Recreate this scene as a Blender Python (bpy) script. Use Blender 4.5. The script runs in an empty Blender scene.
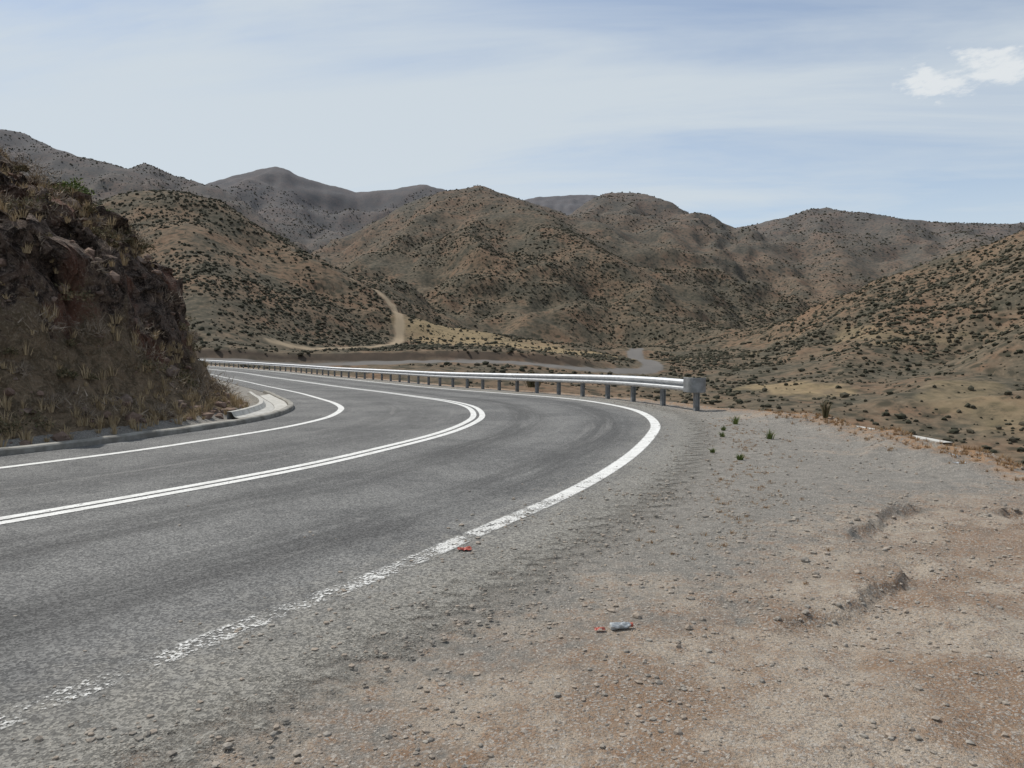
import bpy, bmesh, math, random
import numpy as np
random.seed(7); rng=np.random.default_rng(7)
S=bpy.context.scene
S.view_settings.view_transform='Standard'
S.view_settings.look='None'; S.view_settings.exposure=0

# ------------------------------------------------------------ numeric helpers
_perm=np.random.default_rng(3).permutation(256); _perm=np.concatenate([_perm,_perm])
_g=np.random.default_rng(4).uniform(0,2*np.pi,256); _gx=np.cos(_g); _gy=np.sin(_g)
def pn(x,y):
    xi=np.floor(x).astype(np.int64); yi=np.floor(y).astype(np.int64)
    xf=x-xi; yf=y-yi; u=xf*xf*xf*(xf*(xf*6-15)+10); v=yf*yf*yf*(yf*(yf*6-15)+10)
    def g(ix,iy,dx,dy):
        h=_perm[_perm[ix&255]+(iy&255)]
        return _gx[h]*dx+_gy[h]*dy
    a=g(xi,yi,xf,yf); b=g(xi+1,yi,xf-1,yf); c=g(xi,yi+1,xf,yf-1); d=g(xi+1,yi+1,xf-1,yf-1)
    return 1.5*((a*(1-u)+b*u)*(1-v)+(c*(1-u)+d*u)*v)
def fbm(x,y,scale,octv=4,gain=.5,seed=0.):
    r=0;a=1.;f=1./scale
    for i in range(octv):
        r=r+a*pn(x*f+seed*17.3+i*5.1,y*f-seed*9.7+i*3.3); a*=gain; f*=2.03
    return r
def ridged(x,y,scale,octv=3,seed=0.,soft=0.):
    r=0;a=1.;f=1./scale
    for i in range(octv):
        q=pn(x*f+seed*11.3+i*7.1,y*f+seed*3.7)*1.6
        r=r+a*(1-np.sqrt(q*q+soft*soft)); a*=.5; f*=2.1
    return r
def sst(a,b,x):
    t=np.clip((x-a)/(b-a),0,1); return t*t*(3-2*t)
def smax(a,b,k): return .5*(a+b+np.sqrt((a-b)**2+k*k))
def curve(pts,step,smooth=2):
    P=np.array(pts,float); n=len(P); out=[]
    for i in range(n-1):
        p0=P[max(i-1,0)];p1=P[i];p2=P[i+1];p3=P[min(i+2,n-1)]
        m=max(2,int(np.linalg.norm(p2-p1)/step*2))
        for j in range(m):
            t=j/m
            out.append(.5*((2*p1)+(-p0+p2)*t+(2*p0-5*p1+4*p2-p3)*t*t+(-p0+3*p1-3*p2+p3)*t**3))
    out.append(P[-1]); out=np.array(out)
    L=np.concatenate([[0],np.cumsum(np.linalg.norm(np.diff(out,axis=0),axis=1))])
    s=np.arange(0,L[-1],step)
    Q=np.stack([np.interp(s,L,out[:,k]) for k in range(out.shape[1])],1)
    for _ in range(int(smooth/step)+1):
        R=Q.copy(); R[1:-1]=.25*Q[:-2]+.5*Q[1:-1]+.25*Q[2:]; Q=R
    return Q
def normals(Q):   # unit vector to the right of travel
    T=np.gradient(Q,axis=0); T/=np.linalg.norm(T,axis=1)[:,None]
    return np.stack([T[:,1],-T[:,0]],1)
def sdist(x,y,poly):   # + on the right of the line
    best=np.full(x.shape,1e18); sg=np.ones(x.shape)
    P=np.array(poly,float)
    for a,b in zip(P[:-1],P[1:]):
        d=b-a; L=d@d
        t=np.clip(((x-a[0])*d[0]+(y-a[1])*d[1])/L,0,1)
        ex=x-a[0]-t*d[0]; ey=y-a[1]-t*d[1]; q=ex*ex+ey*ey
        m=q<best-1e-9
        best=np.where(m,q,best); sg=np.where(m,np.where(d[1]*(x-a[0])-d[0]*(y-a[1])>=0,1.,-1.),sg)
    return np.sqrt(best)*sg

# ------------------------------------------------------------ layout (metres, +Y is up the road)
_ty=np.linspace(-60,200,1041)
_tz=np.interp(_ty,[-60,17,21.9,24.7,29,35.9,40.8,50.7,60.8,79.6,101,200],[0,0,-.05,-.13,-.27,-.48,-.61,-.8,-.96,-1.12,-1.2,-1.3])
for _ in range(3): _tz=np.convolve(np.pad(_tz,6,mode='edge'),np.ones(13)/13,mode='valid')
def zr(y): return np.interp(y,_ty,_tz)
CEN=curve([(-38,-32),(-24,-16),(-11.6,-2.4),(-6.6,4.1),(-4.63,6.87),(-3.5,8.6),(-2.7,10.0),(-2.05,11.5),(-1.28,13.6),(-.87,15.6),(-.78,17.4),(-1.1,20),(-1.9,22.6),(-3.1,25.6),(-5.9,32.6),(-10.7,43.2),(-17.9,57.8),(-30,79.6),(-50,108),(-80,145)],.25,.6)
CN=normals(CEN)
OUTL=curve([(-16,-16),(-7.3,-4),(-4.3,0),(-2.25,3.05),(-1.5,4.3),(-.85,5.35),(-.107,6.76),(.35,7.6),(.8,8.56),(1.28,9.73),(1.86,11.36),(2.49,13.5),(2.88,15.2),(3.08,17.3),(3.0,19.3),(2.55,21.6),(1.86,24.1),(.64,27.3),(-2.2,33.7),(-7.2,44.8),(-14.4,59.5),(-27,81.5),(-47,110)],.2,.5)
RAIL=curve([(4.42,18.7),(4.12,20.1),(3.65,21.9),(2.85,24.9),(1.45,28.7),(-1.3,35.2),(-3.9,40.8),(-8.4,50.7),(-13.8,60.8),(-24.3,79.6),(-39.5,101),(-56,122)],.25,.8)
POUT=[(14,-60),(10,-12),(7.6,0),(6.4,6),(6.25,9.1),(6.4,12.5),(6.3,15.2),(5.9,17.4),(5.1,19.9),(4.5,22.2),(3.7,25),(2.2,29),(-.5,35.6),(-3.1,41.3),(-7.5,51.2),(-12.9,61.3),(-23.4,80.2),(-38.6,101.8),(-72,147)]
FOOT=[(-60,-50),(-28.5,-12),(-15.6,.7),(-10.7,6.9),(-8.8,9.6),(-7.9,11.1),(-6.85,13.5),(-6.25,16.2),(-6.35,18.3),(-7.2,20.6),(-10.1,23.8),(-14.2,32.2),(-30,64),(-48,92),(-78,132)]
STEP=[(.5,4.15),(1.02,4.34),(1.43,4.8),(1.67,4.5),(2.12,4.77),(2.5,5.17),(2.6,5.66),(2.61,6.24),(3.5,7.03),(4.0,7.28),(4.9,7.28),(9,7.6)]
DIRT=[(-12,-14),(-5,-2),(-2.3,1.2),(-1.05,2.87),(-.5,3.47),(-.06,3.99),(.51,4.42),(1.3,5.0),(2.5,6.1),(4.0,7.85),(5.46,8.1),(12,8.4)]
VROAD=curve([(44,268),(38,236),(35.5,208),(34,184),(29,166),(14,157),(-12,154),(-45,146),(-80,130),(-120,100)],2,8)
TRK=curve([(-58,275),(-50,264),(-42,254),(-36.5,244),(-33.5,226),(-32,206),(-35,190),(-42,180),(-56,170)],2,4)

RIDGES=[ # crest points x,y,z ; slope ; crest rounding
 ([(-900,760,262),(-640,790,240),(-539,800,224),(-502,800,221),(-465,790,204),(-433,780,189),(-392,780,179),(-378,790,189),(-349,800,178),(-320,820,172),(-280,850,145)],.40,22),
 ([(-430,1000,190),(-391,1000,210),(-351,1000,224),(-305,1000,233),(-266,1000,215),(-200,1000,199),(-114,1000,207),(-55,1000,197),(37,1000,180)],.42,20),
 ([(-305,1000,228),(-250,840,150),(-200,700,80)],.42,20),
 ([(-433,780,189),(-360,640,112),(-300,520,62)],.40,20),
 ([(20,1500,284),(55,1500,290),(154,1500,294),(272,1500,262)],.4,30),
 ([(-250,640,35),(-148,620,74),(-90,610,105),(-45,600,120),(-21,600,124),(6,610,118),(45,650,107),(80,700,95)],.44,24),
 ([(20,740,100),(55,728,124),(83,722,143),(110,735,147),(148,760,129),(195,790,113),(260,840,95)],.44,24),
 ([(-21,600,123),(18,505,90),(52,420,48),(78,350,8)],.42,14),
 ([(-60,600,116),(-82,500,70),(-72,400,20)],.42,14),
 ([(110,740,145),(128,620,92),(135,520,45),(138,440,12)],.42,14),
 ([(140,840,95),(198,800,113),(248,760,121),(292,720,129),(330,700,119),(385,700,111),(472,700,112),(620,640,130),(850,560,135)],.38,24),
 ([(292,720,129),(250,600,88),(210,500,45),(180,420,14)],.40,14),
 ([(385,700,111),(350,590,85),(300,480,55),(255,400,35)],.40,14),
 ([(60,340,-3),(82,330,1.6),(109,310,12),(133,290,21),(152,270,31),(168,250,38.5),(205,212,48),(270,150,62),(330,60,70),(360,-80,75)],.30,12),
 ([(152,270,31),(118,215,15),(86,168,2),(62,140,-6)],.30,12),
 ([(44,112,-13),(60,122,-9),(77,130,-3.5),(88,130,3.3),(125,110,15),(180,60,30),(220,-60,40)],.42,6),
 ([(-600,120,110),(-380,250,82),(-250,320,70),(-179,330,58),(-148,310,61.5),(-127,300,61.0),(-104,290,53.5),(-78,280,37),(-58,268,27),(-49,262,22),(-38,250,12.5),(-20,245,6),(9,240,1)],.42,14),
 ([(-127,300,61),(-92,230,30),(-70,180,8),(-58,150,-2)],.40,10),
 ([(-165,320,59),(-140,240,30),(-115,180,10)],.40,10),
]
BENCH=VROAD+normals(VROAD)*4.0
BENCH=BENCH[::3]
def hills(x,y):
    r=np.hypot(x,y)
    z=np.interp(r,[0,100,135,165,200,300,500,1000,3500],[-14,-12.5,-9,-5.5,-3.6,-1.5,5,25,60])+4.2*sst(40,-10,x)*sst(85,140,r)*sst(420,250,r)
    z=z+fbm(x,y,60,3,seed=2)*.9
    wx=x+fbm(x,y,120,3,seed=5)*12; wy=y+fbm(x,y,120,3,seed=8)*12
    gul=ridged(wx,wy,85,3,seed=1,soft=.22)
    g2=fbm(x,y,24,4,seed=3)
    for pts,sl,c in RIDGES:
        P=np.array(pts,float); best=np.full(x.shape,1e18); Z=np.zeros(x.shape)
        for a,b in zip(P[:-1],P[1:]):
            d=b[:2]-a[:2]; L=d@d
            t=np.clip(((wx-a[0])*d[0]+(wy-a[1])*d[1])/L,0,1)
            q=(wx-a[0]-t*d[0])**2+(wy-a[1]-t*d[1])**2
            m=q<best; best=np.where(m,q,best); Z=np.where(m,a[2]+t*(b[2]-a[2]),Z)
        D=np.sqrt(best)
        h=Z-sl*(np.sqrt(D*D+c*c)-c)
        h=h-(1.4-gul)*np.minimum(D,90)/90*14*min(1,c/14)
        z=smax(z,h,3.0)
    k=(r>95)&(r<290); bz=np.zeros(x.shape); bd=sdist(x[k],y[k],BENCH)   # cut bank above the valley road
    bz[k]=1.5*sst(1.0,-1.0,-bd)*sst(14,5,np.abs(bd))*sst(30,10,x[k])
    return z+bz+g2*np.clip(r/300,.2,1.)*1.3*(1-.6*sst(60,30,np.abs(r-180)))+fbm(x,y,5,2,seed=6)*.2
def mound_h(x,y,din):
    top=4.9+.50*np.clip(-8.6-x,0,5)+.40*fbm(x,y,2.5,3,seed=4)
    top=top+np.clip(din-5,0,40)*.06
    dd=din*(1-.22*sst(-7.5,-10,x)*sst(17,12,y))
    w=dd+.40*fbm(x,y,2.0,4,seed=9)*sst(0.3,1.2,din)
    p=np.interp(w,[-1,0,.5,.9,1.3,1.7,2.0,2.6,4,6,9,50],[0,0,.22,.6,1.3,2.6,3.6,4.5,5.7,7.2,8.5,9])
    p=top*(1-np.exp(-(p/top)**3.))**(1/3.)
    cr=sst(.7,1.7,din)
    rock=(ridged(x,y+p*.6,1.3,4,seed=7)-1.2)*.55+fbm(x,y,.45,3,seed=12)*.2
    return np.where(din>0,p+rock*cr,0)
def H(x,y,sub=True,micro=True):
    x=np.asarray(x,float);y=np.asarray(y,float)
    base=hills(x,y); z=base.copy(); r=np.hypot(x,y)
    m=r<190
    X=x[m];Y=y[m];R=r[m];B=base[m]
    e=sdist(X,Y,POUT); din=-sdist(X,Y,FOOT); zz=zr(Y); off=sdist(X,Y,CEN[::6])
    outd=sdist(X,Y,OUTL[::5])
    en=e+.35*fbm(X,Y,1.6,3,seed=21)
    bank=zz-.62*(np.sqrt(np.maximum(en,0)**2+.15)-.387)+fbm(X,Y,1.5,4,seed=14)*.16*sst(0,2,en)
    flat=zz-.014*sst(1.9,1.3,outd)*(off>-4.7)
    sh=sst(1.3,2.6,outd)
    if micro:
        flat=flat+sh*(fbm(X,Y,1.7,3,seed=15)*.03+fbm(X,Y,.30,3,.45,seed=16)*(.003+.007*sst(2.2,4.2,outd)))
        dd=sdist(X,Y,DIRT); flat=flat+sh*sst(.1,.9,dd)*(ridged(X,Y,.75,3,seed=33,soft=.18)-1.1)*.013
        st=sdist(X,Y,STEP)+fbm(X,Y,1.1,3,.45,seed=17)*.30
        brk=fbm(X,Y,.9,3,seed=19)
        fade=sst(.9,1.9,X)*sst(10,7.5,Y)*sst(9,6,X)*sst(-.45,.25,brk+.05)
        flat=flat-fade*.058*sst(-.02,.07+.05*sst(-.2,.3,brk),st)*sst(1.9,.1,st)
        flat=flat+fade*.022*sst(-.9,-.04,st)*sst(.03,-.03,st)
        flat=flat+fade*sst(.35,.05,np.abs(st-.05))*fbm(X,Y,.11,3,seed=23)*.016
        flat=flat+sh*sst(-1.3,-.3,en)*(.10+.06*fbm(X,Y,.7,3,seed=18))*sst(20,16,Y)
    loc=np.where(en>0,smax(bank+.10*sst(20,16,Y)*sst(1,0,en),B,1.0),flat)
    md=zz+mound_h(X,Y,din)
    if sub:
        inp=sst(-29,-26,X)*sst(-5.2,-6.,X)*sst(2,4,Y)*sst(36,33,Y)*sst(.3,1.2,din)
        md=md-1.3*inp
    loc=np.where(din>0,np.maximum(md,np.where(din>14,B,-99)),loc)
    w=sst(140,185,R)
    z[m]=loc*(1-w)+B*w
    return z

# ------------------------------------------------------------ mesh / material helpers
def mesh_obj(name,V,F,mat,smooth=True,attrs=None,mats=None,mi=None):
    me=bpy.data.meshes.new(name); V=np.asarray(V,np.float32); F=np.asarray(F,np.int32)
    me.vertices.add(len(V)); me.vertices.foreach_set('co',V.ravel())
    k=F.shape[1]; me.loops.add(F.size); me.loops.foreach_set('vertex_index',F.ravel())
    me.polygons.add(len(F)); me.polygons.foreach_set('loop_start',np.arange(0,F.size,k,dtype=np.int32))
    me.polygons.foreach_set('loop_total',np.full(len(F),k,np.int32))
    me.polygons.foreach_set('use_smooth',np.full(len(F),smooth))
    for q in (mats or ([mat] if mat else [])): me.materials.append(q)
    if mi is not None: me.polygons.foreach_set('material_index',np.asarray(mi,np.int32))
    me.update(calc_edges=True)
    for n,a in (attrs or {}).items():
        at=me.attributes.new(n,'FLOAT','POINT'); at.data.foreach_set('value',np.asarray(a,np.float32))
    ob=bpy.data.objects.new(name,me); S.collection.objects.link(ob)
    return ob
def grid_faces(nr,nc,wrap=False):
    i=np.arange(nr-1)[:,None]; j=np.arange(nc if wrap else nc-1)[None,:]; j2=(j+1)%nc
    a=i*nc+j; b=i*nc+j2; c=(i+1)*nc+j2; d=(i+1)*nc+j
    return np.stack([a,b,c,d],-1).reshape(-1,4)
class NT:
    def __init__(s,name):
        s.m=bpy.data.materials.new(name); s.m.use_nodes=True; s.t=s.m.node_tree; s.t.nodes.clear()
        s.out=s.t.nodes.new('ShaderNodeOutputMaterial')
        s.tc=s.t.nodes.new('ShaderNodeTexCoord').outputs['Object']
    def n(s,ty,**k):
        nd=s.t.nodes.new(ty)
        for a,b in k.items(): setattr(nd,a,b)
        return nd
    def put(s,sock,v):
        if isinstance(v,bpy.types.NodeSocket): s.t.links.new(v,sock)
        elif v is not None:
            if isinstance(v,(tuple,list)) and len(v)==3 and sock.type=='RGBA': v=(*v,1)
            sock.default_value=v
    def noise(s,sc,det=4,rough=.55,vec=None,dist=0):
        q=s.n('ShaderNodeTexNoise'); s.put(q.inputs['Vector'],vec or s.tc); q.inputs['Scale'].default_value=sc
        q.inputs['Detail'].default_value=det; q.inputs['Roughness'].default_value=rough; q.inputs['Distortion'].default_value=dist
        return q.outputs[0]
    def vor(s,sc,feat='F1',out='Distance',vec=None,rnd=1):
        q=s.n('ShaderNodeTexVoronoi',feature=feat); s.put(q.inputs['Vector'],vec or s.tc); q.inputs['Scale'].default_value=sc
        q.inputs['Randomness'].default_value=rnd
        return q.outputs[out]
    def ss(s,v,a,b,lo=0,hi=1):
        q=s.n('ShaderNodeMapRange',interpolation_type='SMOOTHSTEP'); s.put(q.inputs[0],v)
        q.inputs[1].default_value=a;q.inputs[2].default_value=b;q.inputs[3].default_value=lo;q.inputs[4].default_value=hi
        return q.outputs[0]
    def mx(s,f,a,b,mode='MIX'):
        q=s.n('ShaderNodeMix',data_type='RGBA',blend_type=mode)
        s.put(q.inputs[0],f); s.put(q.inputs[6],a); s.put(q.inputs[7],b); return q.outputs[2]
    def ma(s,op,a,b=None,c=None):
        q=s.n('ShaderNodeMath',operation=op); s.put(q.inputs[0],a)
        if b is not None: s.put(q.inputs[1],b)
        if c is not None: s.put(q.inputs[2],c)
        return q.outputs[0]
    def at(s,name):
        return s.n('ShaderNodeAttribute',attribute_name=name).outputs['Fac']
    def bump(s,h,st,dist,nrm=None):
        q=s.n('ShaderNodeBump'); q.inputs['Strength'].default_value=st; q.inputs['Distance'].default_value=dist
        s.put(q.inputs['Height'],h)
        if nrm: s.put(q.inputs['Normal'],nrm)
        return q.outputs[0]
    def bsdf(s,col,rough=.9,nrm=None,spec=.2,metal=0,alpha=None):
        b=s.n('ShaderNodeBsdfPrincipled'); s.put(b.inputs['Base Color'],col); s.put(b.inputs['Roughness'],rough)
        b.inputs['Specular IOR Level'].default_value=spec; b.inputs['Metallic'].default_value=metal
        if nrm: s.put(b.inputs['Normal'],nrm)
        if alpha is not None: s.put(b.inputs['Alpha'],alpha)
        s.t.links.new(b.outputs[0],s.out.inputs[0]); return s.m
    def isl(s): return s.n('ShaderNodeNewGeometry').outputs['Random Per Island']

# ground
def near_part(g):
    n1=g.noise(1.1,5,.6); n2=g.noise(7,6,.7); n3=g.noise(70,3,.75)
    peb2=g.vor(95,'F1','Color')
    grey=g.mx(g.ss(n2,.3,.7),(.195,.183,.162),(.30,.28,.25))
    grey=g.mx(g.ss(n1,.52,.68,0,.6),grey,(.35,.325,.29))
    grey=g.mx(g.ss(n3,.4,.68,0,.6),grey,(.13,.122,.108))
    dirt=g.mx(g.ss(n1,.42,.58),(.27,.185,.125),(.40,.335,.265))
    dirt=g.mx(g.ss(n2,.47,.66,0,.75),dirt,(.235,.140,.085))
    dirt=g.mx(g.ss(n2,.42,.30,0,.6),dirt,(.43,.37,.30))
    dirt=g.mx(g.ss(n3,.48,.66,0,.5),dirt,(.17,.125,.09))
    dm=g.ss(g.ma('ADD',g.at('dirt'),g.ma('MULTIPLY',g.ma('SUBTRACT',g.ma('ADD',n1,n2),1.0),3.8)),-.7,.7)
    near=g.mx(dm,grey,dirt)
    sepp=g.n('ShaderNodeSeparateColor'); g.put(sepp.inputs[0],peb2)
    near=g.mx(g.ss(g.ma('ADD',sepp.outputs[0],n2),.9,1.35,0,.8),near,g.mx(sepp.outputs[1],(.15,.135,.12),(.46,.42,.37)))
    near=g.mx(g.ma('MULTIPLY',g.at('rim'),g.ss(n2,.35,.6,0,.85)),near,(.32,.185,.095))
    hb=g.ma('ADD',g.ma('MULTIPLY',n2,1.2),g.ma('ADD',g.ma('MULTIPLY',n3,.4),g.ma('MULTIPLY',sepp.outputs[0],.10)))
    return near,g.bump(hb,1,.04)
def hill_part(g):
    h1=g.noise(.012,4,.6); h2=g.noise(.06,5,.7); h3=g.noise(.6,4,.75)
    hc=g.mx(g.ss(h1,.42,.60),(.116,.094,.067),(.155,.110,.074))
    hc=g.mx(g.ss(h2,.50,.66,0,.8),hc,(.172,.108,.070))
    hc=g.mx(g.ss(h2,.52,.38,0,.9),hc,(.080,.073,.055))
    hc=g.mx(g.ss(h3,.5,.72,0,.55),hc,(.215,.168,.118))
    hc=g.mx(g.ss(h3,.50,.36,0,.75),hc,(.050,.047,.035))
    vs=g.vor(.33)
    spk=g.ma('MULTIPLY',g.ss(vs,.46,.22),g.ss(h2,.3,.5,.6,1))
    hc=g.mx(g.ma('MULTIPLY',spk,.75),hc,(.040,.040,.029))
    hc=g.mx(g.ma('MULTIPLY',g.at('straw'),g.ss(h3,.3,.6,.45,.95)),hc,(.27,.205,.12))
    hc=g.mx(g.ma('MULTIPLY',g.at('track'),.85),hc,(.31,.245,.17))
    hc=g.mx(g.at('vroad'),hc,(.15,.14,.13))
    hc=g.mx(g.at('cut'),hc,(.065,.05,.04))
    return g.mx(g.at('dist'),hc,(.120,.120,.132))  # aerial haze painted into the base colour: far hills go blue-grey
g=NT('ground_near'); c,nb=near_part(g); M_gn=g.bsdf(c,.95,nb,.1)
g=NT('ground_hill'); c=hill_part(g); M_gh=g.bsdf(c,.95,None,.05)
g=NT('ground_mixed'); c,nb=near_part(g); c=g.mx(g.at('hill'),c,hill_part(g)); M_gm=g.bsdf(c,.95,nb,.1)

# rock
g=NT('rock_earth')
n1=g.noise(.7,4,.6); n2=g.noise(4,6,.75,dist=.6); n3=g.noise(22,4,.7); cr=g.vor(2.2,'DISTANCE_TO_EDGE')
c=g.mx(g.ss(n2,.40,.60),(.052,.040,.034),(.23,.17,.135))
c=g.mx(g.ss(n1,.50,.64,0,.75),c,(.25,.125,.085))
c=g.mx(g.ss(n3,.52,.68,0,.75),c,(.38,.31,.25))
low=g.mx(g.ss(n2,.4,.6),(.34,.25,.165),(.17,.13,.085))
low=g.mx(g.ss(n3,.5,.7,0,.6),low,(.48,.385,.27))
c=g.mx(g.ss(g.ma('ADD',g.at('bank'),g.ma('MULTIPLY',g.ma('SUBTRACT',n2,.5),1.6)),.35,.7),c,low)
hb=g.ma('ADD',n2,g.ma('ADD',g.ma('MULTIPLY',n3,.4),g.ma('MULTIPLY',g.ss(cr,0,.12),.25)))
M_rock=g.bsdf(c,.95,g.bump(hb,1,.24),.1)

# asphalt
def asphalt(name,fade):
    g=NT(name)
    n1=g.noise(.5,5,.65); n2=g.noise(6,5,.7); n3=g.noise(95,2,.7); off=g.at('off')
    c=g.mx(g.ss(n1,.40,.60),(.112,.111,.109),(.160,.158,.153))
    c=g.mx(g.ss(n2,.45,.72,0,.5),c,(.20,.195,.187))
    # worn tyre paths along the lanes, broken up by a streaky noise
    track=g.ma('ADD',g.ss(g.ma('ABSOLUTE',g.ma('SUBTRACT',off,1.15)),.6,.1),g.ss(g.ma('ABSOLUTE',g.ma('SUBTRACT',off,2.9)),.7,.1))
    track=g.ma('ADD',track,g.ma('MULTIPLY',g.ss(g.ma('ABSOLUTE',g.ma('ADD',off,1.6)),1.1,.3),.5))
    cb=g.n('ShaderNodeCombineXYZ'); g.put(cb.inputs[0],g.ma('MULTIPLY',off,2.6)); g.put(cb.inputs[1],g.ma('MULTIPLY',g.at('along'),.16))
    st=g.noise(1.,5,.65,vec=cb.outputs[0])
    c=g.mx(g.ma('MULTIPLY',g.ma('MULTIPLY',track,g.ss(st,.32,.60)),.85),c,(.066,.065,.064))
    c=g.mx(g.ss(st,.54,.70,0,.55),c,(.21,.205,.196))
    dust=g.ss(g.ma('ADD',g.at('edge'),g.ma('MULTIPLY',g.ma('SUBTRACT',n2,.5),1.8)),-.6,.8)
    c=g.mx(g.ma('MULTIPLY',dust,.7),c,(.245,.23,.20))
    vo=g.n('ShaderNodeTexVoronoi'); g.put(vo.inputs['Vector'],g.tc); vo.inputs['Scale'].default_value=75
    sp=g.n('ShaderNodeSeparateColor'); g.put(sp.inputs[0],vo.outputs['Color'])
    c=g.mx(.75,c,g.mx(g.ss(sp.outputs[0],.1,1),(.22,.22,.22),(.80,.79,.77)),'OVERLAY')
    al=None
    if fade: al=g.ss(g.ma('ADD',g.at('edge'),g.ma('ADD',g.ma('MULTIPLY',g.ma('SUBTRACT',n2,.5),1.7),g.ma('MULTIPLY',g.ma('SUBTRACT',n3,.5),1.2))),1.15,.55)
    return g.bsdf(c,.85,g.bump(g.ma('ADD',n3,vo.outputs['Distance']),.7,.008),.25,alpha=al)
M_as=asphalt('asphalt',False); M_ae=asphalt('asphalt_edge',True)

# paint
def paint(name,worn):
    g=NT(name); n2=g.noise(5,4,.7); n3=g.noise(45,3,.75); nb_=g.noise(1.6,3,.6)
    c=g.mx(g.ss(n2,.4,.75),(.70,.69,.66),(.46,.45,.42))
    q=g.ma('ADD',g.ma('MULTIPLY',n2,.55),g.ma('MULTIPLY',n3,.65))
    if worn:
        q=g.ma('ADD',q,g.ma('MULTIPLY',g.ma('SUBTRACT',nb_,.5),.35))
        sx=g.n('ShaderNodeSeparateXYZ'); g.put(sx.inputs[0],g.tc)
        thr=g.ss(sx.outputs[1],3.5,11.,.675,.46)
    else: thr=.48
    al=g.ss(g.ma('SUBTRACT',q,thr),-.06,.06)
    al=g.ma('MULTIPLY',al,g.ss(g.ma('ADD',g.at('u'),g.ma('MULTIPLY',g.ma('SUBTRACT',n3,.5),.7)),1.0,.8))
    return g.bsdf(c,.7,g.bump(n3,.4,.004),.3,alpha=al)
M_pw=paint('road_paint_worn',True); M_p=paint('road_paint',False)

def simple(name,c1,c2,sc=8,rough=.9,metal=0,bs=.4,bd=.01,spec=.2,island=0,c3=None):
    g=NT(name)
    if island and bs==0:
        c=g.mx(g.isl(),c1,c3 or c2); return g.bsdf(c,rough,None,spec,metal)
    n=g.noise(sc,4,.65); c=g.mx(g.ss(n,.35,.65),c1,c2)
    if island: c=g.mx(g.ss(g.isl(),0,1,0,island),c,c3 or c1)
    return g.bsdf(c,rough,g.bump(n,bs,bd),spec,metal)
M_conc=simple('concrete',(.36,.345,.31),(.50,.485,.45),6)
M_kerb=simple('dusty_concrete',(.20,.185,.16),(.33,.315,.28),3)
M_metal=simple('galvanised_steel',(.50,.51,.52),(.62,.63,.64),5,.5,.55,.1,.003,.5)
M_post=simple('galvanised_post',(.20,.205,.205),(.29,.295,.30),6,.6,.4,.2,.003,.4)
M_stone=simple('gravel_stone',(.17,.155,.135),(.33,.30,.26),12,.9,0,.4,.01,.2,.8,(.32,.26,.205))
M_rocks=simple('broken_rock',(.11,.085,.07),(.26,.20,.16),5,.95,0,.8,.04,.1,.5,(.22,.135,.10))
M_shrub=simple('desert_shrub',(.044,.045,.031),(.07,.065,.042),1,.95,0,0,.05,.1,1,(.085,.074,.053))
M_leaf=simple('scrub_leaf',(.085,.085,.045),(.12,.115,.06),5,.9,0,0,.01,.1,1,(.25,.19,.12))
M_twig=simple('dry_twigs',(.17,.135,.10),(.12,.115,.06),5,.9,0,0,.01,.1,1,(.38,.31,.24))
M_leafg=simple('green_leaf',(.07,.11,.025),(.13,.17,.04),5,.8,0,0,.01,.2,1,(.17,.20,.06))
M_dry=simple('dry_grass',(.30,.22,.12),(.42,.33,.20),5,.9,0,0,.01,.1,1,(.54,.42,.27))
M_rust=simple('rust_grass',(.24,.14,.07),(.40,.24,.11),5,.9,0,0,.01,.1,1,(.40,.27,.15))

# ------------------------------------------------------------ ground sheet
rr=np.concatenate([[.02,.3,.6,.9,1.2],1.5*np.exp(np.arange(0,math.log(25/1.5),.0055)),25*np.exp(np.arange(0,math.log(3200/25),.0085))])
aa=np.concatenate([np.arange(-41,41,.12),np.arange(41,319,2.)]); aa=np.radians(aa)
RR,AA=np.meshgrid(rr,aa,indexing='ij'); gx=(RR*np.sin(AA)).ravel(); gy=(RR*np.cos(AA)).ravel()
gz=H(gx,gy)
rad=np.hypot(gx,gy)
loc=rad<190
dirt=np.zeros(len(gx)); rim=np.zeros(len(gx)); hillm=np.ones(len(gx))
dirt[loc]=np.clip(sdist(gx[loc],gy[loc],DIRT),-3,3)
e=sdist(gx[loc],gy[loc],POUT); outd=sdist(gx[loc],gy[loc],OUTL[::5])
dirt[loc]=np.maximum(dirt[loc],-1.7+.9*sst(-2.5,-.8,e)+.9*fbm(gx[loc],gy[loc],1.1,3,seed=31))
rim[loc]=sst(-.75,-.1,e)*sst(5,1.5,e)*sst(-3,2,gy[loc])
dl=-sdist(gx[loc],gy[loc],FOOT)
hillm[loc]=np.maximum(sst(1.5,6,e),sst(2,9,dl))
def pdist(x,y,pts):
    m=np.full(len(x),999.); r=np.hypot(x,y); k=(r>90)&(r<330); m[k]=sdist(x[k],y[k],pts[::3]); return m
tdist=np.abs(pdist(gx,gy,TRK)); vdist=np.abs(pdist(gx,gy,VROAD)); bdist=np.abs(pdist(gx,gy,np.repeat(BENCH,3,axis=0)))
tdist=tdist+.5*fbm(gx,gy,5,2,seed=47)
track=sst(1.9,.8,tdist); vroad=sst(2.8,2.0,vdist); cut=sst(1.8,.7,bdist)*.85*sst(22,10,gx)
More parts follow.
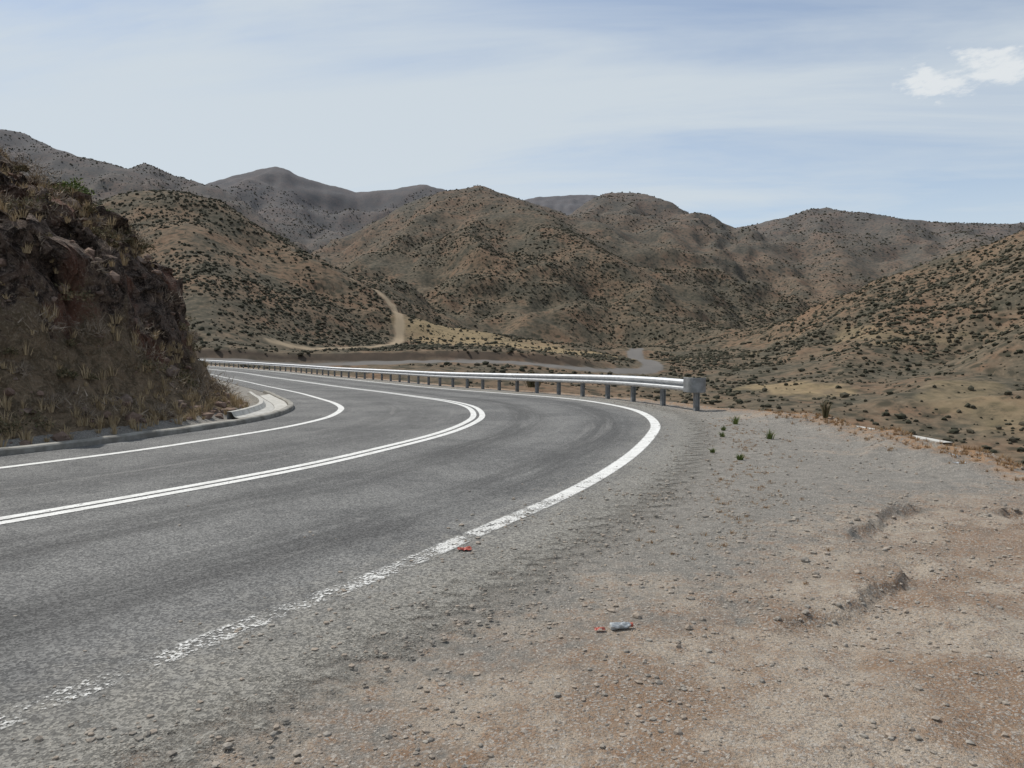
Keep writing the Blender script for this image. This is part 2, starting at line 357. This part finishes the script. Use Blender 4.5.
def straw_mask(x,y):
    r=np.hypot(x,y)
    a=.95*sst(20,8,np.abs(pdist(x,y,np.repeat(np.array([(-20,234),(-8,222),(14,212),(30,212)]),3,axis=0)))+8*fbm(x,y,22,4,seed=41))
    b=.45*sst(.3,.75,fbm(x,y,20,4,seed=44))*sst(90,120,r)*sst(300,200,r)*sst(20,50,x)*sst(120,80,x)
    c=.75*sst(8,3,np.hypot(x-49,(y-133)*.6)+5*fbm(x,y,7,4,seed=45))
    return np.maximum(np.maximum(a,b),c)
straw=straw_mask(gx,gy)
dist=.82*sst(330,1150,rad)  # painted haze amount, growing with distance from the origin
F=grid_faces(len(rr),len(aa),True)[:,::-1]
hf=hillm[F]; mi=np.where(hf.min(1)>.999,1,np.where(hf.max(1)<.001,0,2))
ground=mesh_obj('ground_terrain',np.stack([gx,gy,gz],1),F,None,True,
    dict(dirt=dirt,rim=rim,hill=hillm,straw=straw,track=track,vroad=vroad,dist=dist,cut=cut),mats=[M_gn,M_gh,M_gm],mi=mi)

# ------------------------------------------------------------ rocky road cutting
mxs=np.arange(-30,-5.2,.065); mys=np.arange(1.5,36.5,.075)
YY,XX=np.meshgrid(mys,mxs,indexing='ij'); X=XX.ravel();Y=YY.ravel()
din=-sdist(X,Y,FOOT); Z=zr(Y)+mound_h(X,Y,din)
Z=np.where(din<.25,zr(Y)-.15+.6*np.clip(din,-.6,.25),Z)
cr=sst(.9,1.9,din)
def blocky(u,v,s,seed):
    q=fbm(u,v,s,2,seed=seed); return np.floor(q*4)/4*.7+q*.3
jx=blocky(X*1.0,Y+Z*.9,.9,51)*.55*cr; jy=blocky(X+Z*.8,Y,.9,52)*.55*cr
bank=sst(1.8,.9,din)+.4*sst(3.2,5,din)
rock=mesh_obj('rocky_hillside',np.stack([X+jx,Y+jy,Z+blocky(X,Y,.6,53)*.22*cr],1),grid_faces(len(mys),len(mxs)),M_rock,False,dict(bank=bank))

# ------------------------------------------------------------ road
def ribbon(name,P,Nn,offs,lift,mat,half=None,mats=None):
    n=len(P);m=len(offs); V=np.zeros((n,m,3))
    for j,o in enumerate(offs):
        q=P+Nn*o; V[:,j,0]=q[:,0];V[:,j,1]=q[:,1];V[:,j,2]=zr(q[:,1])+lift
    V=V.reshape(-1,3); at={}; mi=None; F=grid_faces(n,m)
    if half is not None: at['u']=np.tile(np.abs(np.linspace(-1,1,m)),n)
    else:
        at['off']=np.tile(offs,n); at['along']=np.repeat(np.arange(n)*.25,m)
        at['edge']=sdist(V[:,0],V[:,1],OUTL[::4]); mi=(at['edge'][F].max(1)>-.45).astype(int)
    return mesh_obj(name,V,F,mat,True,at,mats=mats,mi=mi)
road=ribbon('asphalt_road',CEN,CN,np.linspace(-4.52,6.0,42),0.0,None,mats=[M_as,M_ae])
def line(name,P,off,w,mat,lift=.005):
    return ribbon(name,P,normals(P),np.linspace(off-w/2,off+w/2,5),lift,mat,half=1)
mk=bpy.data.objects.new('road_markings',None); S.collection.objects.link(mk)
for nm,P,o,w,mt in [('outer_edge_line',OUTL,0,.21,M_pw),('centre_line_a',CEN,.10,.15,M_p),('centre_line_b',CEN,-.10,.15,M_p),('inner_edge_line',CEN,-3.32,.17,M_p)]:
    l=line(nm,P,o,w,mt); l.parent=mk

def sweep(name,P,prof,mat,closed=True,smooth=False,zf=None):
    Nn=normals(P); n=len(P); m=len(prof); V=np.zeros((n,m,3)); zb=zr(P[:,1]) if zf is None else zf
    for j,(o,z) in enumerate(prof):
        q=P+Nn*o; V[:,j,0]=q[:,0];V[:,j,1]=q[:,1];V[:,j,2]=zb+z
    F=grid_faces(n,m,closed); ob=mesh_obj(name,V.reshape(-1,3),F,mat,smooth)
    return ob
sel=(CEN[:,1]>-20)&(CEN[:,1]<32)
KP=CEN[sel]+CN[sel]*-4.56; kn=rng.normal(0,.012,len(KP)); kn=np.convolve(kn,[.3,.4,.3],'same')
sweep('concrete_kerb',KP,[(.06,-.1),(.06,.08),(.04,.10),(-.06,.11),(-.08,.09),(-.08,-.1)],M_kerb,zf=zr(KP[:,1])+kn)
s2=(CEN[:,1]>15.5)&(CEN[:,1]<29)
GP=CEN[s2]+CN[s2]*-4.64
sweep('drainage_gutter',GP,[(-.02,-.2),(-.02,.06),(-.15,.03),(-.35,.0),(-.55,.05),(-.62,.16),(-.72,.16),(-.72,-.2)],M_conc)

# ------------------------------------------------------------ guardrail
gr=bpy.data.objects.new('guardrail',None); S.collection.objects.link(gr)
Nn=normals(RAIL)
rc=.13; p0=RAIL[0]; ctr=p0+Nn[0]*rc; t=RAIL[0]-RAIL[1]
ang0=math.atan2(*(p0-ctr)[::-1]); pts=[]
sgn=1 if (t[0]*-(p0-ctr)[1]+t[1]*(p0-ctr)[0])>0 else -1
for a in np.linspace(0,math.radians(175),14)[1:]:
    pts.append(ctr+rc*np.array([math.cos(ang0+sgn*a),math.sin(ang0+sgn*a)]))
prof=[(0,.46),(-.03,.475),(-.085,.51),(-.085,.555),(-.03,.59),(-.005,.61),(-.03,.63),(-.085,.665),(-.085,.71),(-.03,.745),(0,.76)]
rl=sweep('w_beam',RAIL,prof,M_metal,closed=False,smooth=False); rl.parent=gr
sm=rl.modifiers.new('t','SOLIDIFY'); sm.thickness=.006
EP=np.concatenate([np.array(pts[::-1]),RAIL[:2]])
es=sweep('end_shoe',EP,[(-.095,.43),(-.10,.44),(-.10,.79),(-.095,.80)],M_post,closed=False,zf=np.zeros(len(EP))); es.parent=gr
sm=es.modifiers.new('t','SOLIDIFY'); sm.thickness=.008
def box(bm,cx,cy,cz,sx,sy,sz,rot):
    r=bmesh.ops.create_cube(bm,size=1)
    for v in r['verts']:
        x=v.co.x*sx;y=v.co.y*sy
        v.co=(cx+x*math.cos(rot)-y*math.sin(rot),cy+x*math.sin(rot)+y*math.cos(rot),cz+v.co.z*sz)
bm=bmesh.new()
for i in range(0,len(RAIL),8):
    p=RAIL[i]+Nn[i]*.14; rot=math.atan2(Nn[i][1],Nn[i][0]); z=float(zr(RAIL[i][1]))
    c,s=math.cos(rot),math.sin(rot)
    box(bm,p[0],p[1],z+.22,.10,.012,1.10,rot)
    for q in (-.056,.056):
        box(bm,p[0]+q*c,p[1]+q*s,z+.22,.012,.11,1.10,rot)
    bp=RAIL[i]+Nn[i]*.045; box(bm,bp[0],bp[1],z+.61,.085,.12,.22,rot)
me=bpy.data.meshes.new('posts'); bm.to_mesh(me); bm.free(); me.materials.append(M_post)
po=bpy.data.objects.new('posts',me); S.collection.objects.link(po); po.parent=gr

# ------------------------------------------------------------ scatter helpers
def ico(sub):
    bm=bmesh.new(); bmesh.ops.create_icosphere(bm,subdivisions=sub,radius=1)
    v=np.array([v.co[:] for v in bm.verts]); f=np.array([[q.index for q in p.verts] for p in bm.faces]); bm.free(); return v,f
def scatter(name,P,R,mat,sub=1,jit=.25,squash=(.6,.9),smooth=False,sink=.2,dome=False):
    bv,bf=ico(sub); n=len(P); nv=len(bv)
    var=[bv*(1+rng.uniform(-jit,jit,(nv,1)))+rng.uniform(-jit*.3,jit*.3,(nv,3)) for _ in range(16)]
    var=np.array(var)[rng.integers(0,16,n)]
    sc=np.stack([rng.uniform(.7,1.2,n),rng.uniform(.7,1.2,n),rng.uniform(*squash,n)],1)*R[:,None]
    v=var*sc[:,None,:]; a=rng.uniform(0,6.283,n); c,s=np.cos(a)[:,None],np.sin(a)[:,None]
    x=v[:,:,0]*c-v[:,:,1]*s; y=v[:,:,0]*s+v[:,:,1]*c; z=v[:,:,2]
    if dome: z=np.maximum(z,-.3*R[:,None])
    V=np.stack([x+P[:,0:1],y+P[:,1:2],z+P[:,2:3]+(R*(sc[:,2]/R-sink))[:,None]*.5],-1).reshape(-1,3)
    F=(bf[None]+(np.arange(n)*nv)[:,None,None]).reshape(-1,3)
    return mesh_obj(name,V,F,mat,smooth)
def polar(n,r0,r1,a0,a1,p=1.):
    r=(rng.uniform(r0**(2*p),r1**(2*p),n))**(1/(2*p)); a=np.radians(rng.uniform(a0,a1,n)); return r*np.sin(a),r*np.cos(a)
xs,ys=[],[]
for n,r0,r1 in [(16000,60,260),(76000,180,480),(66000,400,950)]:
    x,y=polar(n,r0,r1,-46,46,.8); xs.append(x);ys.append(y)
x=np.concatenate(xs);y=np.concatenate(ys)
dens=fbm(x,y,60,5,.65,seed=61)*1.3+rng.uniform(-.45,.45,len(x)); keep=dens>-.3
kk=(np.hypot(x,y)<190); ek=np.zeros(len(x)); ek[kk]=sdist(x[kk],y[kk],POUT); fk=np.full(len(x),9.); fk[kk]=-sdist(x[kk],y[kk],FOOT)
keep&=(~kk)|(ek>4)|(fk>12)
keep&=(np.abs(pdist(x,y,TRK))>2.6)&(np.abs(pdist(x,y,VROAD))>4.2)&((straw_mask(x,y)<.4)|(rng.uniform(0,1,len(x))<.3))
x=x[keep];y=y[keep]; z=H(x,y)
R=(.28+.8*rng.uniform(0,1,len(x))**2.6)*.68*np.interp(np.hypot(x,y),[60,200,600,1000],[.8,1.,1.25,1.6])
scatter('desert_shrubs',np.stack([x,y,z],1),R,M_shrub,1,.3,(.55,.85),dome=True)

# gravel on the shoulder
def gravel(n,r0,r1,smin,smax):
    x,y=polar(n,r0,r1,-42,42,.6)
    o=sdist(x,y,OUTL[::5]); e=sdist(x,y,POUT); dd=sdist(x,y,DIRT)
    pr=np.where(o<0,.06*np.exp(o/.6),np.where(o<.8,.45,1.))*(.3+1.1*sst(-.3,.4,fbm(x,y,.8,3,seed=71)))*np.where(dd>.3,.6,1)
    pr=np.where(o<-2,.003,pr)
    k=(e<.8)&(rng.uniform(0,1,n)<pr); x=x[k];y=y[k]
    z=np.where(o[k]<1.2,np.maximum(zr(y),H(x,y)),H(x,y)); R=smin*(smax/smin)**(rng.uniform(0,1,len(x))**4.2)
    return np.stack([x,y,z],1),R
P1,R1=gravel(52000,2.2,9,.0025,.020); P2,R2=gravel(30000,6,22,.005,.028)
scatter('gravel',np.concatenate([P1,P2]),np.concatenate([R1,R2]),M_stone,1,.25,(.4,.75))
lip=curve(STEP,.03,.05); k=rng.integers(0,len(lip),460); p=lip[k]+rng.normal(0,.22,(460,2)); p=p[p[:,0]>.6]
q=np.array(POUT[2:8]); qq=curve(q,.1,.2); k=rng.integers(0,len(qq),260); p2=qq[k]+rng.normal(0,.35,(260,2))
p=np.concatenate([p,p2]); R=.006+.024*rng.uniform(0,1,len(p))**3.5
scatter('loose_stones',np.stack([p[:,0],p[:,1],H(p[:,0],p[:,1])],1),R,M_stone,2,.2,(.45,.8))
def mound_pts(n,d0,d1,ymax=34,x0=-28):
    x=rng.uniform(x0,-5.8,n*6); y=rng.uniform(5,ymax,n*6); d=-sdist(x,y,FOOT); k=(d>d0)&(d<d1); x=x[k][:n];y=y[k][:n];d=d[k][:n]
    return np.stack([x,y,zr(y)+mound_h(x,y,d)],1),d
P,d=mound_pts(2600,.05,4.5); R=.02+.15*rng.uniform(0,1,len(P))**4.5
scatter('broken_rocks',P,R,M_rocks,1,.3,(.45,.95),sink=.5)

# leafy scrub
def leaves(name,C,R,nl,size,mat,up=0.,flat=.8,thin=.35):
    n=len(C); d=rng.normal(0,1,(n,nl,3)); d/=np.linalg.norm(d,axis=2,keepdims=True)
    d[:,:,2]=np.abs(d[:,:,2])*flat
    lump=1+.35*np.sin(d[:,:,0:1]*4+rng.uniform(0,6,(n,1,1)))*np.cos(d[:,:,1:2]*4+rng.uniform(0,6,(n,1,1)))
    rad=rng.uniform(.15,1,(n,nl,1))**.45*lump
    c=C[:,None,:]+d*rad*R[:,None,None]
    a=rng.normal(0,1,(n,nl,3)); a+=d*1.2+np.array([0,0,up]); a/=np.linalg.norm(a,axis=2,keepdims=True)
    b=np.cross(a,rng.normal(0,1,(n,nl,3))); b/=np.linalg.norm(b,axis=2,keepdims=True)
    s=size*rng.uniform(.6,1.4,(n,nl,1))
    V=np.stack([c-b*s*thin,c+b*s*thin,c+a*s*1.2],2).reshape(-1,3)
    return mesh_obj(name,V,np.arange(len(V)).reshape(-1,3),mat,False)
def tufts(name,C,Hh,nb,w,mat,spread=.5):
    n=len(C); a=rng.uniform(0,6.283,(n,nb)); t=rng.uniform(0,1,(n,nb))*spread
    h=Hh[:,None]*rng.uniform(.5,1.1,(n,nb))
    dx=np.cos(a)*t;dy=np.sin(a)*t
    base=C[:,None,:]+np.stack([dx*Hh[:,None]*.35,dy*Hh[:,None]*.35,0*dx-.01],-1)
    tip=base+np.stack([dx*h,dy*h,h*(1-t*.4)],-1)
    mid=base+np.stack([dx*h*.3,dy*h*.3,h*.55],-1)
    b=rng.uniform(0,6.283,(n,nb)); wv=np.stack([np.cos(b),np.sin(b),0*b],-1)*w
    V=np.stack([base-wv,base+wv,mid+wv*.7,tip,mid-wv*.7],2).reshape(-1,3)
    i=np.arange(n*nb)*5
    F=np.concatenate([np.stack([i,i+1,i+2],1),np.stack([i,i+2,i+4],1),np.stack([i+4,i+2,i+3],1)])
    return mesh_obj(name,V,F,mat,False)
P,d=mound_pts(1700,.4,12); k=(d<1.6)|(d>2.4)|(rng.uniform(0,1,len(d))<.22); P=P[k]; h=len(P)//2
leaves('scrub_bushes',P[:h],rng.uniform(.10,.38,h),240,.045,M_leaf)
leaves('dry_bushes',P[h:],rng.uniform(.12,.55,len(P)-h),150,.13,M_twig,up=.6,thin=.06)
P,d=mound_pts(6500,.05,10); k=(d<1.6)|(d>2.4)|(rng.uniform(0,1,len(d))<.18); P=P[k]
tufts('dry_grass_on_bank',P,rng.uniform(.08,.32,len(P)),24,.007,M_dry,.7)
gp=np.array([[-10.3,18.0,0],[-10.0,18.4,0.]]); gp[:,2]=zr(gp[:,1])+mound_h(gp[:,0],gp[:,1],-sdist(gp[:,0],gp[:,1],FOOT))+.15
leaves('green_bush',gp,np.array([.42,.32]),600,.06,M_leafg)
k=rng.integers(0,len(qq),1100); p=qq[k]+np.stack([rng.normal(.2,.4,1100),rng.normal(0,.2,1100)],1)
tufts('rust_coloured_grass',np.stack([p[:,0],p[:,1],H(p[:,0],p[:,1])],1),rng.uniform(.03,.11,len(p)),22,.003,M_rust,.9)
p=curve([(1.6,5.6),(2.3,7.6),(3.0,9.8),(3.9,12.6),(4.6,16.5)],.05,.1); n=620; k=rng.integers(0,len(p),n); p=p[k]+rng.normal(0,.34,(n,2))
fz=fbm(p[:,0],p[:,1],.7,2,seed=81); p=p[fz>-.05]
tufts('dry_verge_grass',np.stack([p[:,0],p[:,1],H(p[:,0],p[:,1])],1),rng.uniform(.012,.06,len(p)),16,.0025,M_rust,1.3)
p=np.array([[4.55,15.4],[4.4,12.9],[4.0,14.3],[3.2,10.6],[3.0,11.3],[3.7,13.3]])
tufts('roadside_weeds',np.stack([p[:,0],p[:,1],H(p[:,0],p[:,1])],1),np.array([.22,.2,.12,.12,.1,.12]),60,.006,M_leafg,.8)
p=np.array([[6.45,15.6]]); tufts('spiky_plant',np.stack([p[:,0],p[:,1],H(p[:,0],p[:,1])],1),np.array([.42]),70,.014,M_leaf,.35)
p=np.array([[.85,31.5]]); tufts('agave_plant',np.stack([p[:,0],p[:,1],H(p[:,0],p[:,1])+.2],1),np.array([.8]),70,.035,M_leaf,1.0)

# ------------------------------------------------------------ litter
def spin(name,prof,mat,loc,rot,dent=.0,seg=20):
    bm=bmesh.new(); rings=[]
    for (x,r) in prof:
        rings.append([bm.verts.new((x,r*math.cos(2*math.pi*i/seg)*(1+dent*math.sin(x*90+i)),r*math.sin(2*math.pi*i/seg)*(1+dent*math.cos(x*70+i*1.7)))) for i in range(seg)])
    for a,b in zip(rings[:-1],rings[1:]):
        for i in range(seg): bm.faces.new((a[i],a[(i+1)%seg],b[(i+1)%seg],b[i]))
    bm.faces.new(rings[0][::-1]); bm.faces.new(rings[-1])
    me=bpy.data.meshes.new(name); bm.to_mesh(me); bm.free(); me.materials.append(mat)
    ob=bpy.data.objects.new(name,me); ob.location=loc; ob.rotation_euler=rot; S.collection.objects.link(ob); return ob
M_clear=simple('scuffed_plastic',(.34,.35,.36),(.50,.52,.52),30,.3,0,.3,.003,.6)
M_red=simple('red_plastic',(.40,.05,.03),(.42,.12,.08),20,.5,0,.3,.003,.4)
bt=bpy.data.objects.new('crushed_bottle',None); S.collection.objects.link(bt)
hz=float(H(np.array([.6]),np.array([4.2]))[0])
b=spin('body',[(-.075,.018),(-.07,.027),(-.03,.028),(0,.024),(.03,.028),(.055,.024),(.075,.011),(.09,.011)],M_clear,(.61,4.2,hz+.020),(0,0,.2),.25); b.parent=bt; b.scale=(.8,.85,.65)
b=spin('cap',[(.088,.0135),(.103,.0135)],M_red,(.60,4.2,hz+.020),(0,0,.2)); b.parent=bt; b.scale=(.8,.9,.9)
def scrap(name,cx,cy,w,mat,hh=.02):
    n=9; gx_,gy_=np.meshgrid(np.linspace(-w,w,n),np.linspace(-w*.6,w*.6,n)); X=gx_.ravel()+cx;Y=gy_.ravel()+cy
    Z=np.maximum(H(X,Y),zr(Y)-.002)+.012+hh*np.abs(fbm(X,Y,.035,2,seed=5)); return mesh_obj(name,np.stack([X,Y,Z],1),grid_faces(n,n),mat,False)
scrap('red_wrapper',-.37,5.85,.055,M_red); scrap('red_wrapper',.49,4.17,.03,M_red)
scrap('paper_scrap',5.7,9.6,.07,M_clear); scrap('paper_scrap',5.9,10.1,.05,M_clear,.04)
dp=curve([(7.6,13.2),(7.3,14.6),(6.9,15.9)],.2,.3)
sweep('concrete_drain',dp,[(-.1,-.6),(-.1,.0),(.12,.0),(.12,-.6)],M_conc,zf=np.linspace(-.10,-.06,len(dp)))

# ------------------------------------------------------------ light, sky, camera
az,el=math.radians(-50),math.radians(54)
sd=bpy.data.lights.new('sun','SUN'); sd.energy=3.9; sd.angle=math.radians(.6); sd.color=(1,.965,.91)
so=bpy.data.objects.new('sun',sd); S.collection.objects.link(so)
from mathutils import Vector
dv=Vector((math.sin(az)*math.cos(el),math.cos(az)*math.cos(el),math.sin(el)))
so.rotation_euler=dv.to_track_quat('Z','Y').to_euler()
W=bpy.data.worlds.new('World'); S.world=W; W.use_nodes=True; t=W.node_tree; t.nodes.clear()
def nd(ty,**k):
    q=t.nodes.new(ty)
    for a,b in k.items(): setattr(q,a,b)
    return q
lk=t.links.new
sky=nd('ShaderNodeTexSky',sky_type='NISHITA',sun_disc=False,sun_elevation=el,sun_rotation=az%(2*math.pi),altitude=1200,air_density=1.,dust_density=.6,ozone_density=1.)
tc=nd('ShaderNodeTexCoord'); sp=nd('ShaderNodeSeparateXYZ'); lk(tc.outputs['Generated'],sp.inputs[0])
def m(op,a,b=None,c=None):
    q=nd('ShaderNodeMath',operation=op)
    for i,v in enumerate((a,b,c)):
        if v is None: continue
        if isinstance(v,(int,float)): q.inputs[i].default_value=v
        else: lk(v,q.inputs[i])
    return q.outputs[0]
zz=m('ADD',m('MAXIMUM',sp.outputs[2],0),.12)
px=m('DIVIDE',sp.outputs[0],zz); py=m('DIVIDE',sp.outputs[1],zz)
def cl(sx,sy,rot,det,ro,dist=0.,off=0):
    c,s=math.cos(rot),math.sin(rot)
    u=m('ADD',m('MULTIPLY',px,c*sx),m('MULTIPLY',py,s*sx)); v=m('ADD',m('MULTIPLY',px,-s*sy),m('MULTIPLY',py,c*sy))
    cb=nd('ShaderNodeCombineXYZ'); lk(u,cb.inputs[0]); lk(v,cb.inputs[1]); cb.inputs[2].default_value=off
    n=nd('ShaderNodeTexNoise'); lk(cb.outputs[0],n.inputs['Vector']); n.inputs['Scale'].default_value=1; n.inputs['Detail'].default_value=det
    n.inputs['Roughness'].default_value=ro; n.inputs['Distortion'].default_value=dist; return n.outputs[0]
def mr(v,a,b,lo=0,hi=1):
    q=nd('ShaderNodeMapRange',interpolation_type='SMOOTHSTEP'); lk(v,q.inputs[0])
    for i,k in enumerate((a,b,lo,hi)): q.inputs[i+1].default_value=k
    return q.outputs[0]
c1=cl(.16,.65,-.12,6,.55,.6,7.); c2=cl(.6,2.0,-.2,6,.6,.5,3.)
left=mr(sp.outputs[0],.45,-.4,0,.3)
band=m('MULTIPLY',mr(sp.outputs[2],.14,.22,0,.09),mr(sp.outputs[2],.36,.28,0,1))
dens=m('ADD',m('ADD',m('ADD',m('MULTIPLY',c1,.6),m('MULTIPLY',c2,.4)),m('MULTIPLY',left,.34)),band)
cf=mr(dens,.40,.68,.20,.92)
low=mr(sp.outputs[2],.30,.06,.1,.75)
cf=m('MAXIMUM',cf,low)
mixc=nd('ShaderNodeMix',data_type='RGBA'); lk(cf,mixc.inputs[0]); lk(sky.outputs[0],mixc.inputs[6]); mixc.inputs[7].default_value=(5.1,5.6,5.95,1)
vn=nd('ShaderNodeTexNoise'); mp=nd('ShaderNodeMapping'); lk(tc.outputs['Generated'],mp.inputs[0]); mp.inputs['Scale'].default_value=(20,10,44); mp.inputs['Location'].default_value=(1.3,0,.6); mp.inputs['Rotation'].default_value=(0,.3,0); lk(mp.outputs[0],vn.inputs['Vector']); vn.inputs['Scale'].default_value=1; vn.inputs['Detail'].default_value=6; vn.inputs['Roughness'].default_value=.6
pm=m('MULTIPLY',m('MULTIPLY',mr(sp.outputs[0],.40,.45),mr(sp.outputs[0],.62,.56)),m('MULTIPLY',mr(sp.outputs[2],.255,.285),mr(sp.outputs[2],.325,.295)))
pf=m('MULTIPLY',mr(m('ADD',vn.outputs[0],m('MULTIPLY',pm,.25)),.66,.80,0,.85),mr(pm,.0,.3))
mix2=nd('ShaderNodeMix',data_type='RGBA'); lk(pf,mix2.inputs[0]); lk(mixc.outputs[2],mix2.inputs[6]); mix2.inputs[7].default_value=(6.2,6.45,6.6,1)
bg=nd('ShaderNodeBackground'); lk(mix2.outputs[2],bg.inputs[0]); bg.inputs[1].default_value=.125
wo=nd('ShaderNodeOutputWorld'); lk(bg.outputs[0],wo.inputs[0])

cd=bpy.data.cameras.new('camera'); cd.sensor_width=36; cd.lens=760/1024*36; cd.clip_end=8000; cd.clip_start=.05
co=bpy.data.objects.new('camera',cd); S.collection.objects.link(co); co.location=(0,0,1.6)
co.rotation_euler=(math.radians(90-2.94),0,0); S.camera=co
